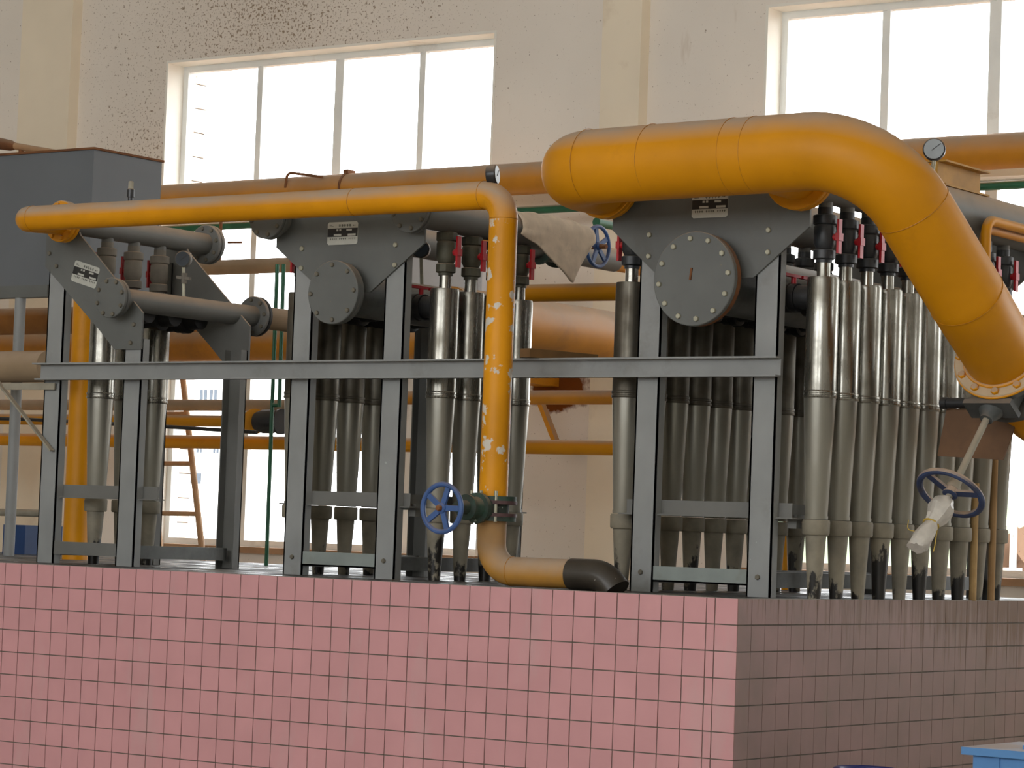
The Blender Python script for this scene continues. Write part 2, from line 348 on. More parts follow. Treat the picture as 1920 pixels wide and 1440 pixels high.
for a, b in RIGHT_OPEN:
    wr.box(HALL_X1, HALL_X1 + .3, ys, a, FLOOR, ROOF).box(HALL_X1, HALL_X1 + .3, a, b, FLOOR, RIGHT_Z[0]).box(HALL_X1, HALL_X1 + .3, a, b, RIGHT_Z[1], ROOF); ys = b
struct('wall_right', wr.box(HALL_X1, HALL_X1 + .3, ys, BACK_Y, FLOOR, ROOF), ROOFM)
for i, (a, b) in enumerate(((-9.97, -9.44), (-4.67, -4.37), (.55, .85))):
    struct('trim_%d' % (i + 1), MB().box(a, b, BACK_Y - .10, BACK_Y, FLOOR, ROOF), CREAM)
for i, (a, b) in enumerate(BACK_WIN):
    w = bpy.data.objects.new('window_%d' % (i + 1), None); COL.objects.link(w); w.location = ((a + b) / 2, BACK_Y + .15, WIN_Z[0]); w['kind'] = 'structure'
    yr0, yr1 = BACK_Y - .004, BACK_Y + .30; z0, z1 = WIN_Z
    t = .018
    part('window_reveal', MB().box(a, a + t, yr0, yr1, z0, z1).box(b - t, b, yr0, yr1, z0, z1).box(a + t, b - t, yr0, yr1, z1 - t, z1), FRAMEB, w)
    part('window_sill', MB().box(a - .02, b + .02, BACK_Y - .06, yr1, z0 - .04, z0 + .004), paint('sill_%d' % i, (168, 132, 100), .8, dust=.3), w)
    part('lintel', MB().box(a + t, b - t, BACK_Y + .02, yr1, LIN_Z[0], LIN_Z[1]), FRAMEB, w)
    y0, y1 = BACK_Y + .17, BACK_Y + .23; fw = .045
    n = 4; A, B = a + t, b - t; pw = (B - A) / n
    for zz0, zz1 in ((z0 + .004, LIN_Z[0]), (LIN_Z[1], z1 - t)):
        part('window_frame', MB().box(A, A + fw, y0, y1, zz0, zz1).box(B - fw, B, y0, y1, zz0, zz1).box(A + fw, B - fw, y0, y1, zz1 - fw, zz1).box(A + fw, B - fw, y0, y1, zz0, zz0 + fw), ALU, w)
        for k in range(1, n):
            xm = A + pw * k; ww = .03 if k != 2 else .042
            part('mullion', MB().box(xm - ww, xm + ww * .2, y0 + .012, y1, zz0 + fw, zz1 - fw).box(xm + ww * .2, xm + ww, y0, y1 - .02, zz0 + fw, zz1 - fw), ALU, w)
        for k in range(n):
            x0 = A + pw * k + (fw if k == 0 else .04); x1 = A + pw * (k + 1) - (fw if k == n - 1 else .04)
            part('pane', MB().box(x0 - .012, x1 + .012, y0 + .028, y0 + .034, zz0 + fw - .01, zz1 - fw + .01), GLASS, w)

# ------------------------------------------------------------------ pink tiled tank
TX0, TY1 = -7.0, 3.2
tank = thing('tiled_tank', 'long waist-high tank faced with pink square tiles, carrying the pipework', 'tank', (-3.5, 1.6, FLOOR))
part('tank_core', MB().box(TX0, -.004, .004, TY1, FLOOR, -.004), GROUT, tank)
part('tank_top', MB().box(TX0 + .002, -.03, .03, TY1 - .002, -.004, -.0025), WET, tank)
part('coping', MB().box(TX0, -.006, .006, .03, -.004, -.001).box(-.03, -.006, .03, TY1, -.004, -.001), paint('cement_coping', (140, 136, 126), .7, var=.15, scale=8), tank)
J = .0024
def tile_mesh(w, axis, mat):
    m = MB(); h = .1; b = .0012
    if axis == 'x': m.box(-w + J, -J, 0, .008, -h + J, -J)
    else: m.box(-.008, 0, J, w - J, -h + J, -J)
    me = m.mesh('tile'); me.materials.append(mat); return me
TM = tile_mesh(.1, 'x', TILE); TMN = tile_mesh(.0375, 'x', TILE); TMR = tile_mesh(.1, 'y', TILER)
cols = [(0.0, TM, .1), (-.1, TMN, .0375)] + [(-.1375 - .1 * k, TM, .1) for k in range(68)]
cnt = 0; rest = MB(); restR = MB()
for r in range(14):
    for ci, (x, me, w) in enumerate(cols):
        jit = random.uniform(-.0006, .0006)
        if r < 7 and ci < 42:
            inst('tile', me, tank, (x, jit, -.1 * r)); cnt += 1
        else: rest.box(x - w + J, x - J, jit, .008, -.1 * r - .1 + J, -.1 * r - J)
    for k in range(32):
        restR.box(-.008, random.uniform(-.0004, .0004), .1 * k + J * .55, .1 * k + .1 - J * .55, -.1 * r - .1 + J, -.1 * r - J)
part('tile_field', rest, TILE, tank, kind='stuff')
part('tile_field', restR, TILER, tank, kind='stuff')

# ------------------------------------------------------------------ reusable shapes
BOLT_M = MB().hexa((0, 0, 0), (0, -1, 0), .0115, .010).mesh('bolt'); BOLT_M.materials.append(BOLT)
BOLTD_M = MB().hexa((0, 0, 0), (0, -1, 0), .0105, .010).mesh('bolt'); BOLTD_M.materials.append(BOLTD)
BOLTY_M = MB().hexa((0, 0, 0), (0, -1, 0), .0125, .012).mesh('bolt'); BOLTY_M.materials.append(YEL)
BOLTB_M = MB().hexa((0, 0, 0), (0, -1, 0), .016, .014).mesh('bolt'); BOLTB_M.materials.append(YEL)
def bolt_ring(parent, c, axis, R, n, mesh, phase=0.0, only=None):
    c = Vector(c); a = Vector(axis).normalized(); t = Vector((1, 0, 0)) if abs(a.x) < .9 else Vector((0, 1, 0))
    e1 = a.cross(t).normalized(); e2 = a.cross(e1); q = Vector((0, -1, 0)).rotation_difference(a)
    for i in range(n):
        an = phase + 2 * math.pi * i / n; inst('bolt', mesh, parent, c + (e1 * math.cos(an) + e2 * math.sin(an)) * R, q)
def flange(name, c, axis, R, r, t, mat, parent, n=28):
    c = Vector(c); a = Vector(axis).normalized()
    return part(name, MB().lathe(c, a, [(0, R - .003), (.003, R), (t - .003, R), (t, R - .003)], n), mat, parent)
def channel_post(x0, x1, y, z0, z1, depth=.048, t=.007, back=False):
    s = -1 if back else 1; yy = sorted((y, y + s * t)); yd = sorted((y, y + s * depth))
    return MB().box(x0, x1, yy[0], yy[1], z0, z1).box(x0, x0 + t, yd[0], yd[1], z0, z1).box(x1 - t, x1, yd[0], yd[1], z0, z1)
ORD = ['first', 'second', 'third', 'fourth', 'fifth', 'sixth', 'seventh', 'eighth', 'ninth', 'tenth']
TOPZ = -.0025

# one hydrocyclone of each hand, standing with its tip at the origin; s = +1: feed header lies to its +x side
def make_cyclone(s, STL):
    root = thing('hydrocyclone', 'x', 'x')
    part('barrel', MB().lathe((0, 0, .815), (0, 0, 1), [(0, .064), (.435, .064), (.447, .062), (.449, .030)], 28), STL, root)
    part('clamp_band', MB().lathe((0, 0, .786), (0, 0, 1), [(0, .0655), (.003, .0675), (.010, .0675), (.012, .0655), (.018, .0655), (.020, .0675), (.027, .0675), (.030, .0655)], 28), STL, root)
    part('cone', MB().lathe((0, 0, .32), (0, 0, 1), [(0, .0435), (.02, .0445), (.468, .0635)], 28), CONE, root)
    part('lip', MB().lathe((0, 0, .312), (0, 0, 1), [(0, .046), (.014, .0465)], 28), CONE, root)
    col = part('collar', MB().lathe((0, 0, .250), (0, 0, 1), [(0, .050), (.006, .054), (.052, .055), (.060, .052)], 24), NOZZLE, root)
    part('nozzle', MB().lathe((0, 0, 0), (0, 0, 1), [(0, .0255), (.20, .0385), (.255, .042)], 24), NOZZLE, root)
    part('outlet_stub', MB().lathe((0, 0, 1.262), (0, 0, 1), [(0, .027), (.06, .027)], 18), STEEL, root)
    b = part('inlet', MB().cyl((s * .03, .02, 1.185), (s * .27, .02, 1.195), .048, n=20).lathe((s * .12, .02, 1.188), (s, 0, 0), [(0, .056), (.03, .056), (.034, .060), (.07, .060), (.074, .052)], 20), BLACK, root)
    part('inlet_lever', MB().box(s * .145 - .011, s * .145 + .011, -.10, .06, 1.268, 1.280).cyl((s * .145, .02, 1.235), (s * .145, .02, 1.270), .011, n=10), RED, b)
    return root
cyc_l = make_cyclone(1, DULL); cyc_r = make_cyclone(-1, STEEL); cyc_c = make_cyclone(1, STEEL)
def make_valve(s, mat, kind):       # ball valve, lever on the side s
    root = thing('ball_valve', 'x', 'x')
    part('valve_body', MB().lathe((0, 0, .055), (0, 0, 1), [(0, .034), (.012, .040), (.02, .044), (.085, .044), (.093, .040), (.105, .034)], 20), mat, root)
    part('union_nut', MB().lathe((0, 0, .012), (0, 0, 1), [(0, .036), (.004, .045), (.036, .045), (.04, .040)], 10 if kind else 20), mat, root)
    part('union_nut', MB().lathe((0, 0, .150), (0, 0, 1), [(0, .044), (.004, .048), (.036, .048), (.04, .038)], 10 if kind else 20), mat, root)
    part('lower_tail', MB().lathe((0, 0, 0), (0, 0, 1), [(0, .032), (.014, .032)], 18), mat, root)
    part('upper_tail', MB().lathe((0, 0, .188), (0, 0, 1), [(0, .030), (.03, .030)], 18), mat, root)
    lev = MB().box(min(s * .060, s * .070), max(s * .060, s * .070), -.013, .013, .035, .17).cyl((s * .04, 0, .10), (s * .064, 0, .10), .014, n=12).box(min(s * .056, s * .074), max(s * .056, s * .074), -.017, .017, .085, .115)
    part('lever', lev, RED, root)
    return root
def place(proto, used, loc, label, cat, group):
    o = proto if not used else copy_tree(proto); o.location = loc; tag(o, label, cat, group); return o
used = {}
def bank_things(bank, X0, d, rows, y0, dy, valve_mat, top, header_z, header_r, vk):
    for s, n in rows:           # s = -1 left row, +1 right row
        side = 'left' if s < 0 else 'right'; x = X0 + s * d
        proto = cyc_c if len(rows) == 1 else cyc_l if s < 0 else cyc_r
        vkey = (s, valve_mat.name)
        if vkey not in used: used[vkey] = [make_valve(s, valve_mat, vk), False]
        for k in range(n):
            y = y0 + dy * k
            rowtxt = ('in the %s row of the %s' % (side, bank)) if len(rows) > 1 else ('in the single row of the %s' % bank)
            place(proto, used.get(proto.name), (x, y, TOPZ), 'steel hydrocyclone, %s from front %s' % (ORD[k], rowtxt), 'hydrocyclone', 'hydrocyclones of the %s' % bank)
            used[proto.name] = True
            vz = 1.320
            v = place(used[vkey][0], used[vkey][1], (x, y, TOPZ + vz), 'red-levered ball valve, %s from front %s' % (ORD[k], rowtxt), 'valve', 'ball valves of the %s' % bank)
            used[vkey][1] = True

def header(name, x, y0, y1, z, r, mat, fl, label, stubs=(), stub_to=1.53, extra=None):
    t = thing(name, label, 'pipe', (x, (y0 + y1) / 2, z - r))
    part('pipe', MB().cyl((x, y0, z), (x, y1, z), r, n=28), mat, t)
    for y in stubs: part('stub', MB().cyl((x, y, stub_to), (x, y, z - r * .8), .029, n=16), mat, t)
    for (fy, R, th, m, axis, nb, bm, rb) in fl:
        flange('flange', (x, fy, z), (0, axis, 0), R, r, th, m, t)
        if nb: bolt_ring(t, (x, fy + (th * axis if axis < 0 else 0) * 0, z) if axis > 0 else (x, fy + axis * th, z), (0, -1, 0), rb, nb, bm, phase=.2)
    return t

def nameplate(parent, cx, cz, y, w=.165, h=.10, rot=0.0):
    c, s = math.cos(rot), math.sin(rot)
    def P(u, v): return (cx + u * c - v * s, cz + u * s + v * c)
    def quad(m, u0, u1, v0, v1, yy, th): m.prism([P(u0, v0), P(u1, v0), P(u1, v1), P(u0, v1)], yy - th, yy)
    m = MB(); k = .008
    m.prism([P(-w / 2 + k, -h / 2), P(w / 2 - k, -h / 2), P(w / 2, -h / 2 + k), P(w / 2, h / 2 - k), P(w / 2 - k, h / 2), P(-w / 2 + k, h / 2), P(-w / 2, h / 2 - k), P(-w / 2, -h / 2 + k)], y - .002, y)
    p = part('nameplate', m, LABELW, parent)
    m = MB(); quad(m, -w / 2 + .001, w / 2 - .001, -.015, .022, y - .002, .0006); part('black_field', m, LABELB, p)
    m = MB()
    for u0, u1, v0, v1 in ((-.034, -.024, .010, .018), (-.018, -.008, .010, .018), (.022, .052, .010, .018), (-.048, -.006, -.012, -.003), (.030, .074, -.012, -.003)): quad(m, u0, u1, v0, v1, y - .0026, .0006)
    part('white_field', m, LABELW, p, kind='stuff')
    m = MB()
    for i in range(5): # worn dark characters of the heading and the maker's line
        u = -.022 + .0145 * i; quad(m, u, u + .010, .031, .034, y - .002, .0006); quad(m, u + .004, u + .006, .027, .040, y - .002, .0006); quad(m, u, u + .009, .037, .039, y - .002, .0006)
    for i in range(14):
        if i in (4, 9): continue
        u = -.070 + .0105 * i; quad(m, u, u + .007, -.025, -.023, y - .002, .0006); quad(m, u + .002, u + .0045, -.029, -.020, y - .002, .0006)
    quad(m, -.074, -.052, .030, .032, y - .002, .0006); quad(m, -.074, -.060, .036, .038, y - .002, .0006); quad(m, .058, .062, .030, .036, y - .002, .0006); quad(m, .066, .070, .030, .036, y - .002, .0006)
    part('print', m, INK, p, kind='stuff')

# ------------------------------------------------------------------ the three banks: frames, headers, cyclones
PY = 0.5      # front face of the end plates
def two_sided_frame(bank, X0, hp, plate, back_y, dmid, label):
    f = thing('cyclone_stand', label, 'stand', (X0, PY, TOPZ))
    for bx in (-1, 1):
        xc = X0 + bx * hp
        part('post', channel_post(xc - .054, xc + .054, PY + .012, TOPZ, 1.60), GREY, f)
        part('post', channel_post(xc - .054, xc + .054, back_y - .012, TOPZ, 1.60 if bank == 'near' else 1.18, back=True), GREYX, f)
        inst('bolt', BOLTD_M, f, (xc - .002, PY + .012, .075))
        part('base_rail', MB().box(xc - .02, xc + .02, PY + .062, back_y - .062, .035, .095), GREYW, f)
    part('end_plate', MB().prism([(X0 + x, z) for x, z in plate], PY, PY + .011), GREYD, f)
    if bank == 'near': part('end_plate', MB().prism([(X0 + x, z) for x, z in plate], back_y - .011, back_y), GREYX, f)
    else: part('back_crossbar', MB().box(X0 - hp - .05, X0 + hp + .05, back_y - .011, back_y, 1.06, 1.13), GREYX, f)
    for bx in (-1, 1):
        for z in (1.437, 1.350): inst('bolt', BOLT_M, f, (X0 + bx * (hp + .006), PY, z))
    part('foot_bar', MB().box(X0 - hp + .055, X0 + hp - .055, PY + .014, PY + .022, .040, .102).box(X0 - hp + .055, X0 + hp - .055, PY + .014, PY + .055, .040, .047), paint('foot_bar_paint_' + bank.split()[0], (134, 142, 138), .55, var=.14, scale=6, dust=.9, grime=.25, grimecol=lin((110, 98, 74))), f)
    for yy in (PY + .062, back_y - .10):
        part('middle_angle', MB().box(X0 - dmid, X0 + dmid, yy, yy + .006, .312, .368).box(X0 - dmid - .02, X0 + dmid + .02, yy - .03, yy + .045, .306, .312), GREYX if yy < 1 else GREYW, f)
    for bx in (-1, 1):
        part('side_angle', MB().box(X0 + bx * (dmid - .02) - .005, X0 + bx * (dmid - .02) + .005, PY + .07, back_y - .1, .325, .365).box(X0 + bx * (dmid - .02) - .02, X0 + bx * (dmid - .02) + .02, PY + .10, PY + .14, .27, .325), GREYX, f)
    return f

# bank A (nearest, right)
AX, AD, AN, AY0, ADY = -.490, .450, 10, .64, .178
fA = two_sided_frame('near', AX, .272, [(-.46, 1.70), (-.46, 1.462), (-.212, 1.252), (.212, 1.252), (.46, 1.446), (.46, 1.70)][::1], 2.50, .385, 'blue-grey steel frame with large bolted end plate, carrying the right-hand cyclone bank')
nameplate(fA, -.487, 1.547, PY, .168, .10)
hA = thing('feed_header', 'large grey feed header with the widest bolted round cover, at the right-hand bank', 'pipe', (AX, 1.4, 1.11))
part('pipe', MB().cyl((AX, .44, 1.243), (AX, 2.42, 1.243), .125, n=32), GREYW, hA)
flange('blind_cover', (AX, .425, 1.243), (0, -1, 0), .188, 0, .026, GREYD, hA, 44)
flange('flange', (AX, .456, 1.243), (0, -1, 0), .186, 0, .028, RUST, hA, 44)
bolt_ring(hA, (AX, .399, 1.243), (0, -1, 0), .161, 12, BOLT_M, phase=.12)
part('welded_tab', MB().obox((AX - .012, .397, 1.262), (.12, 0, 1), (1, 0, -.12), (0, 1, 0), .024, .004, .004), RUST, hA)
part('saddle', MB().box(AX - .09, AX + .09, PY + .011, PY + .03, 1.252, 1.27), GREYD, hA)
ysA = [AY0 + ADY * k for k in range(AN)]
AHZ, AHR = 1.650, .098
for s, side in ((-1, 'left'), (1, 'right')):
    x = AX + s * AD
    header('overflow_header', x, .425, 2.75, AHZ, AHR, GREYX, [(.405, .150, .024, YELB, 1, 0, None, 0), (.432, .150, .022, YELB, 1, 8, BOLTY_M, .128)], 'thick grey overflow pipe above the %s row of the right-hand bank' % side, ysA)
bank_things('right-hand bank', AX, AD, ((-1, AN), (1, AN)), AY0, ADY, BLACKV, 0, AHZ, AHR, 0)

# bank B (middle)
BX, BD, BN, BY0, BDY = -2.330, .400, 4, .68, .185
fB = two_sided_frame('middle', BX, .256, [(-.415, 1.64), (-.415, 1.447), (-.128, 1.236), (.128, 1.236), (.415, 1.440), (.415, 1.64)], 1.46, .345, 'blue-grey steel frame with bolted end plate and silver nameplate, carrying the middle cyclone bank')
nameplate(fB, -2.366, 1.498, PY, .170, .10)
hB = thing('feed_header', 'grey feed header with medium bolted round cover, at the middle bank', 'pipe', (BX, .95, 1.13))
part('pipe', MB().cyl((BX, .44, 1.229), (BX, 1.60, 1.229), .095, n=28), GREYW, hB)
flange('blind_cover', (BX, .425, 1.229), (0, -1, 0), .139, 0, .024, GREYD, hB, 40)
flange('flange', (BX, .452, 1.229), (0, -1, 0), .137, 0, .024, GREYD, hB, 40)
bolt_ring(hB, (BX, .401, 1.229), (0, -1, 0), .120, 8, BOLTD_M, phase=.05)
ysB = [BY0 + BDY * k for k in range(BN)]
BHZ, BHR = 1.575, .070
for s, side in ((-1, 'left'), (1, 'right')):
    x = BX + s * BD
    header('overflow_header', x, .425, 1.66, BHZ, BHR, GREYX, [(.405, .100, .020, GREYD, 1, 0, None, 0), (.430, .100, .020, GREYD, 1, 0, None, 0)], 'grey overflow pipe with blank end cover above the %s row of the middle bank' % side, ysB)
    t = [o for o in COL.objects if o.name.startswith('overflow_header')][-1]
hl = [o for o in COL.objects if o.name.startswith('overflow_header')]
for o in hl:
    if abs(o.location.x - (BX - BD)) < .01 or abs(o.location.x - (BX + BD)) < .01:
        bolt_ring(o, (o.location.x, .405, BHZ), (0, -1, 0), .082, 8, BOLTD_M, phase=.2)
bank_things('middle bank', BX, BD, ((-1, BN), (1, BN)), BY0, BDY, BRASSV, 0, BHZ, BHR, 1)

# bank C (left, a single row)
CFX, CX, CY0, CDY = -3.650, -4.000, .73, .185
fC = thing('cyclone_stand', 'grey frame with slanting end plates, carrying the small left-hand bank', 'stand', (-3.85, PY, TOPZ))
polyC = [(-4.178, 1.66), (-4.178, 1.40), (-4.065, 1.308), (-3.802, 1.089), (-3.703, 1.0), (-3.537, 1.0), (-3.537, 1.17), (-3.794, 1.397), (-3.958, 1.545), (-4.02, 1.66)]
part('end_plate', MB().prism(polyC, PY, PY + .011), GREYD, fC)
part('end_plate', MB().prism(polyC, 1.255, 1.266), GREYX, fC)
for x0, x1, top in ((-4.160, -4.052, 1.49), (-3.650, -3.540, 1.05)):
    part('post', channel_post(x0, x1, PY + .012, TOPZ, top), GREY, fC)
    part('post', channel_post(x0, x1, 1.253, TOPZ, top, back=True), GREYX, fC)
    part('base_rail', MB().box((x0 + x1) / 2 - .02, (x0 + x1) / 2 + .02, PY + .062, 1.20, .035, .095), GREYW, fC)
for x, z in ((-4.150, 1.462), (-3.585, 1.115), (-3.60, 1.03), (-4.10, 1.40)): inst('bolt', BOLTD_M, fC, (x, PY, z))
part('foot_bar', MB().box(-4.05, -3.652, PY + .014, PY + .022, .040, .100), GREYX, fC)
part('middle_angle', MB().box(-4.12, -3.45, PY + .062, PY + .068, .312, .368).box(-4.14, -3.44, PY + .035, PY + .10, .306, .312), GREYX, fC)
nameplate(fC, -3.910, 1.356, PY, .168, .10, math.radians(-15))
hC = thing('feed_header', 'slim dusty feed header with the smallest round cover, at the left-hand bank', 'pipe', (CFX, .9, 1.18))
part('pipe', MB().cyl((CFX, .42, 1.232), (CFX, 1.40, 1.232), .052, n=24), GREYX, hC)
flange('blind_cover', (CFX, .420, 1.232), (0, -1, 0), .094, 0, .020, GREYD, hC, 32)
flange('flange', (CFX, .444, 1.232), (0, -1, 0), .092, 0, .020, GREYD, hC, 32)
bolt_ring(hC, (CFX, .400, 1.232), (0, -1, 0), .080, 8, BOLTD_M, phase=.3)
flange('flange', (CFX, 1.400, 1.232), (0, 1, 0), .098, 0, .020, GREYX, hC, 32)
bolt_ring(hC, (CFX, 1.400, 1.232), (0, -1, 0), .080, 8, BOLTD_M, phase=.1)
flange('flange', (CFX, 1.424, 1.232), (0, 1, 0), .098, 0, .020, BLACK, hC, 32)
part('pipe', MB().cyl((CFX, 1.44, 1.232), (CFX, 2.6, 1.232), .056, n=24), TAN, hC)
CHZ = 1.600
hCo = header('overflow_header', CX, .425, 1.42, CHZ, .054, GREYX, [(.405, .098, .020, YEL, 1, 0, None, 0), (.430, .098, .020, YEL, 1, 0, None, 0), (1.42, .098, .022, GREYX, 1, 8, BOLTD_M, .080), (1.446, .098, .022, GREYX, 1, 0, None, 0)], 'short dusty grey overflow pipe with open flange end, above the left-hand bank', [CY0 + CDY * k for k in range(3)])
bolt_ring(hCo, (CX, .405, CHZ), (0, -1, 0), .080, 8, BOLTY_M, phase=.2)
bank_things('left-hand bank', CX, 0.0, ((-1, 3),), CY0, CDY, DUSTV, 0, CHZ, .055, 0)

# channel beam along all three frames
bm_ = MB().box(-4.17, -.136, PY - .006, PY - .001, .858, .938).box(-4.19, -.136, PY - .046, PY - .001, .931, .938).box(-4.17, -.136, PY - .046, PY - .001, .858, .865)
one('channel_beam', bm_, GREY, 'long blue-grey steel channel running level across the fronts of all the frames', 'beam')

# ------------------------------------------------------------------ yellow pipes in front
fp = thing('yellow_pipe', 'slim yellow pipe crossing before the banks, then dropping to the tank at centre', 'pipe', (-1.25, .15, TOPZ))
FZ = 1.580; fr = .0580; FX = -1.248; FY = .15
part('upper_run', MB().sweep(fillet([(CX, .405, CHZ - .005), (CX, FY, FZ), (FX, FY, FZ), (FX, FY, 1.46)], [.085, .10], 12), fr, 28), YEL, fp)
part('downpipe', MB().cyl((FX, FY, 1.475), (FX, FY, .352), fr, n=28), YELC, fp)
part('lower_run', MB().sweep(fillet([(FX, FY, .262), (FX, FY, .060), (-.85, FY, .060)], [.11], 12), fr, 28), paint('worn_dusty_yellow', (178, 128, 52), .7, var=.2, scale=5, dust=1.0, dust_lo=-.3, dust_hi=.7, grime=.4, grimecol=lin((140, 116, 84)), chips=.08, chipscale=9, chipcol=lin((200, 128, 20))), fp)
part('dark_elbow', MB().sweep(fillet([(-.855, FY, .060), (-.70, FY, .060), (-.645, FY, 0)], [.12], 10), fr + .004, 28), paint('wet_elbow', (58, 52, 44), .35, var=.3, scale=10, chips=.05, chipscale=60, chipcol=lin((150, 145, 135))), fp)
for c, a in (((FX, FY, 1.48), (0, 0, 1)), ((FX - .10, FY, FZ), (1, 0, 0)), ((CX + .085, FY, FZ), (1, 0, 0)), ((-2.02, FY, FZ), (1, 0, 0)), ((-1.14, FY, .060), (1, 0, 0)), ((-.855, FY, .060), (1, 0, 0))):
    part('weld_seam', MB().torus(c, a, fr + .0003, .0016, 32, 6), WELD, fp)

def handwheel(parent, c, axis, R, r, spokes, mat, hub=.02, phase=0.0, nut=None):
    c = Vector(c); a = Vector(axis).normalized()
    w = part('handwheel', MB().torus(c, a, R - r, r, 40, 10), mat, parent)
    t = Vector((1, 0, 0)) if abs(a.x) < .9 else Vector((0, 1, 0)); e1 = a.cross(t).normalized(); e2 = a.cross(e1)
    for i in range(spokes):
        an = phase + 2 * math.pi * i / spokes; d = e1 * math.cos(an) + e2 * math.sin(an)
        part('spoke', MB().obox(c + d * (R * .5) - a * .002, d, a.cross(d), a, R * .5 - r * .6, R * .105, .0055), mat, w)
    part('hub', MB().lathe(c - a * .014, a, [(0, hub), (.022, hub), (.028, hub * .7)], 20), mat, w)
    if nut: part('hub_nut', MB().hexa(c + a * .012, a, hub * .6, .018), nut, w)
    return w
gv = thing('gate_valve', 'corroded green gate valve with bright blue five-spoked handwheel, on the central yellow pipe', 'valve', (FX, .1, .26))
for z in (.258, .340): part('flange', MB().lathe((FX, FY, z), (0, 0, 1), [(0, .094), (.018, .094)], 28), VGREEN, gv)
for z in (.276, .326): part('flange', MB().lathe((FX, FY, z), (0, 0, 1), [(0, .098), (.014, .098)], 28), paint('gasket_flange_%d' % int(z * 1000), (84, 58, 58), .6, var=.3, scale=20, dust=.4), gv)
part('valve_body', MB().cyl((FX, FY, .276), (FX, FY, .340), .066, n=24).box(FX - .055, FX + .055, FY - .10, FY, .280, .336), VGREEN, gv)
part('bonnet', MB().lathe((FX, FY - .095, .308), (0, -1, 0), [(0, .062), (.02, .062), (.022, .045), (.07, .035), (.075, .052), (.09, .052), (.092, .028), (.15, .022)], 20), VGREEN, gv)
part('stem', MB().cyl((FX, FY - .23, .306), (FX, FY - .365, .300), .010, n=12), RUST, gv)
for dx in (-.06, .0, .06):
    part('bolt', MB().cyl((FX + dx, FY - .065 if dx else FY - .085, .255), (FX + dx, FY - .065 if dx else FY - .085, .378), .007, n=8), BOLT, gv)
handwheel(gv, (FX + .003, FY - .345, .300), (0, -1, 0), .104, .0105, 5, BLUE, .021, .942, RUST)

gauge_n = [0]
def gauge(c, face, R, depth, stem_to, dial, case, label, ring=None, extra=None):
    c = Vector(c); a = Vector(face).normalized(); t = thing('pressure_gauge', label, 'gauge', stem_to)
    part('case', MB().lathe(c - a * depth, a, [(0, R * .92), (depth * .2, R), (depth * .9, R), (depth, R * .9)], 28), case, t)
    part('dial', MB().lathe(c + a * .0002, a, [(0, R * .88), (.001, R * .88)], 28), dial, t)
    e1 = a.cross(Vector((0, 0, 1))).normalized(); up = e1.cross(a)
    part('needle', MB().obox(c + a * .002 - e1 * R * .2 + up * R * .18, -e1 + up * .8, a.cross(-e1 + up * .8), a, R * .5, R * .035, .0008), LABELB, t)
    part('stem', MB().cyl(c - a * depth * .5 - Vector((0, 0, R * .9)), stem_to, .008, n=10), extra or BOLT, t)
    return t
gauge((FX - .048, FY + .012, 1.664), (.93, .34, .08), .041, .040, (FX - .068, FY, FZ + .05), GLASSG, GAUGEK, 'black pressure gauge seen edge-on above the bend of the slim yellow pipe')
gauge((.60, .30, 1.690), (.38, -.92, .05), .042, .032, (.575, .33, 1.53), GLASSG, GAUGEK, 'pressure gauge with pale dial standing on the thick yellow pipe bend')
g = gauge((CFX, .88, 1.462), (.45, -.89, 0), .039, .045, (CFX + .0, .90, 1.28), GAUGED, GREYX, 'dusty pressure gauge with dark dial on the left-hand feed header')
part('cock_lever', MB().obox((CFX, .895, 1.372), (1, .3, -.1), (0, 1, 0), (0, 0, 1), .034, .008, .007).lathe((CFX, .898, 1.345), (0, 0, 1), [(0, .014), (.05, .014)], 10), DUSTV, g)
g = gauge((-2.165, .80, 1.455), (.45, -.89, 0), .040, .045, (-2.165, .82, 1.30), GAUGED, GAUGEK, 'shiny black pressure gauge half hidden behind the middle end plate')
lm = thing('float_vent', 'small black air vent with pale cap on top of the slim yellow pipe', 'vent', (-3.312, FY, FZ + .055))
part('vent_body', MB().lathe((-3.312, FY, FZ + .052), (0, 0, 1), [(0, .012), (.02, .012), (.022, .017), (.055, .017), (.06, .013)], 14), GAUGEK, lm)
part('vent_cap', MB().lathe((-3.312, FY, FZ + .112), (0, 0, 1), [(0, .012), (.03, .012), (.034, .008)], 14), CEMENT, lm)

# thick yellow pipe over the right-hand bank
bp = thing('yellow_pipe', 'thick yellow pipe arching over the right-hand bank and sloping down at right', 'pipe', (.2, .17, .9))
BPY, BPZ, BR = .105, 1.666, .147
V1 = Vector((.460, BPY, 1.679)); V2 = Vector((.624, .553, 1.163)); D2 = Vector((-.05, .87, -.47)).normalized(); FF = V2 + D2 * .425
path = fillet([(AX - AD, .405, BPZ - .006), (AX - AD - .035, BPY, BPZ - .003), V1, V2], [.19, .36], 16)
part('upper_run', MB().sweep(path, BR, 40), YELB, bp)
d1 = (V2 - V1).normalized(); nb = (d1 + D2).normalized()
lower = MB().sweep([V2 - d1 * .002, V2, V2 + D2 * .10, FF], [BR, BR, BR, BR - .004], 40)
part('lower_run', lower, YELB, bp)
part('branch_stub', MB().cyl((AX + AD, BPY + .05, BPZ - .01), (AX + AD, .406, AHZ), .112, n=32), YELB, bp)
part('end_flange', MB().lathe(FF - D2 * .02, D2, [(0, .187), (.003, .190), (.022, .190), (.024, .187)], 48), paint('pale_flange_face', (190, 170, 140), .6, var=.12, scale=10, dust=.3, grime=.12, grimecol=lin((190, 130, 20))), bp)
part('flange_rim', MB().torus(FF - D2 * .008, D2, .189, .007, 48, 8), YEL, bp)
part('weld_seam', MB().torus(FF - D2 * .022, D2, .148, .008, 44, 8), YEL, bp)
bolt_ring(bp, FF - D2 * .02, -D2, .170, 12, BOLTB_M, phase=.1)
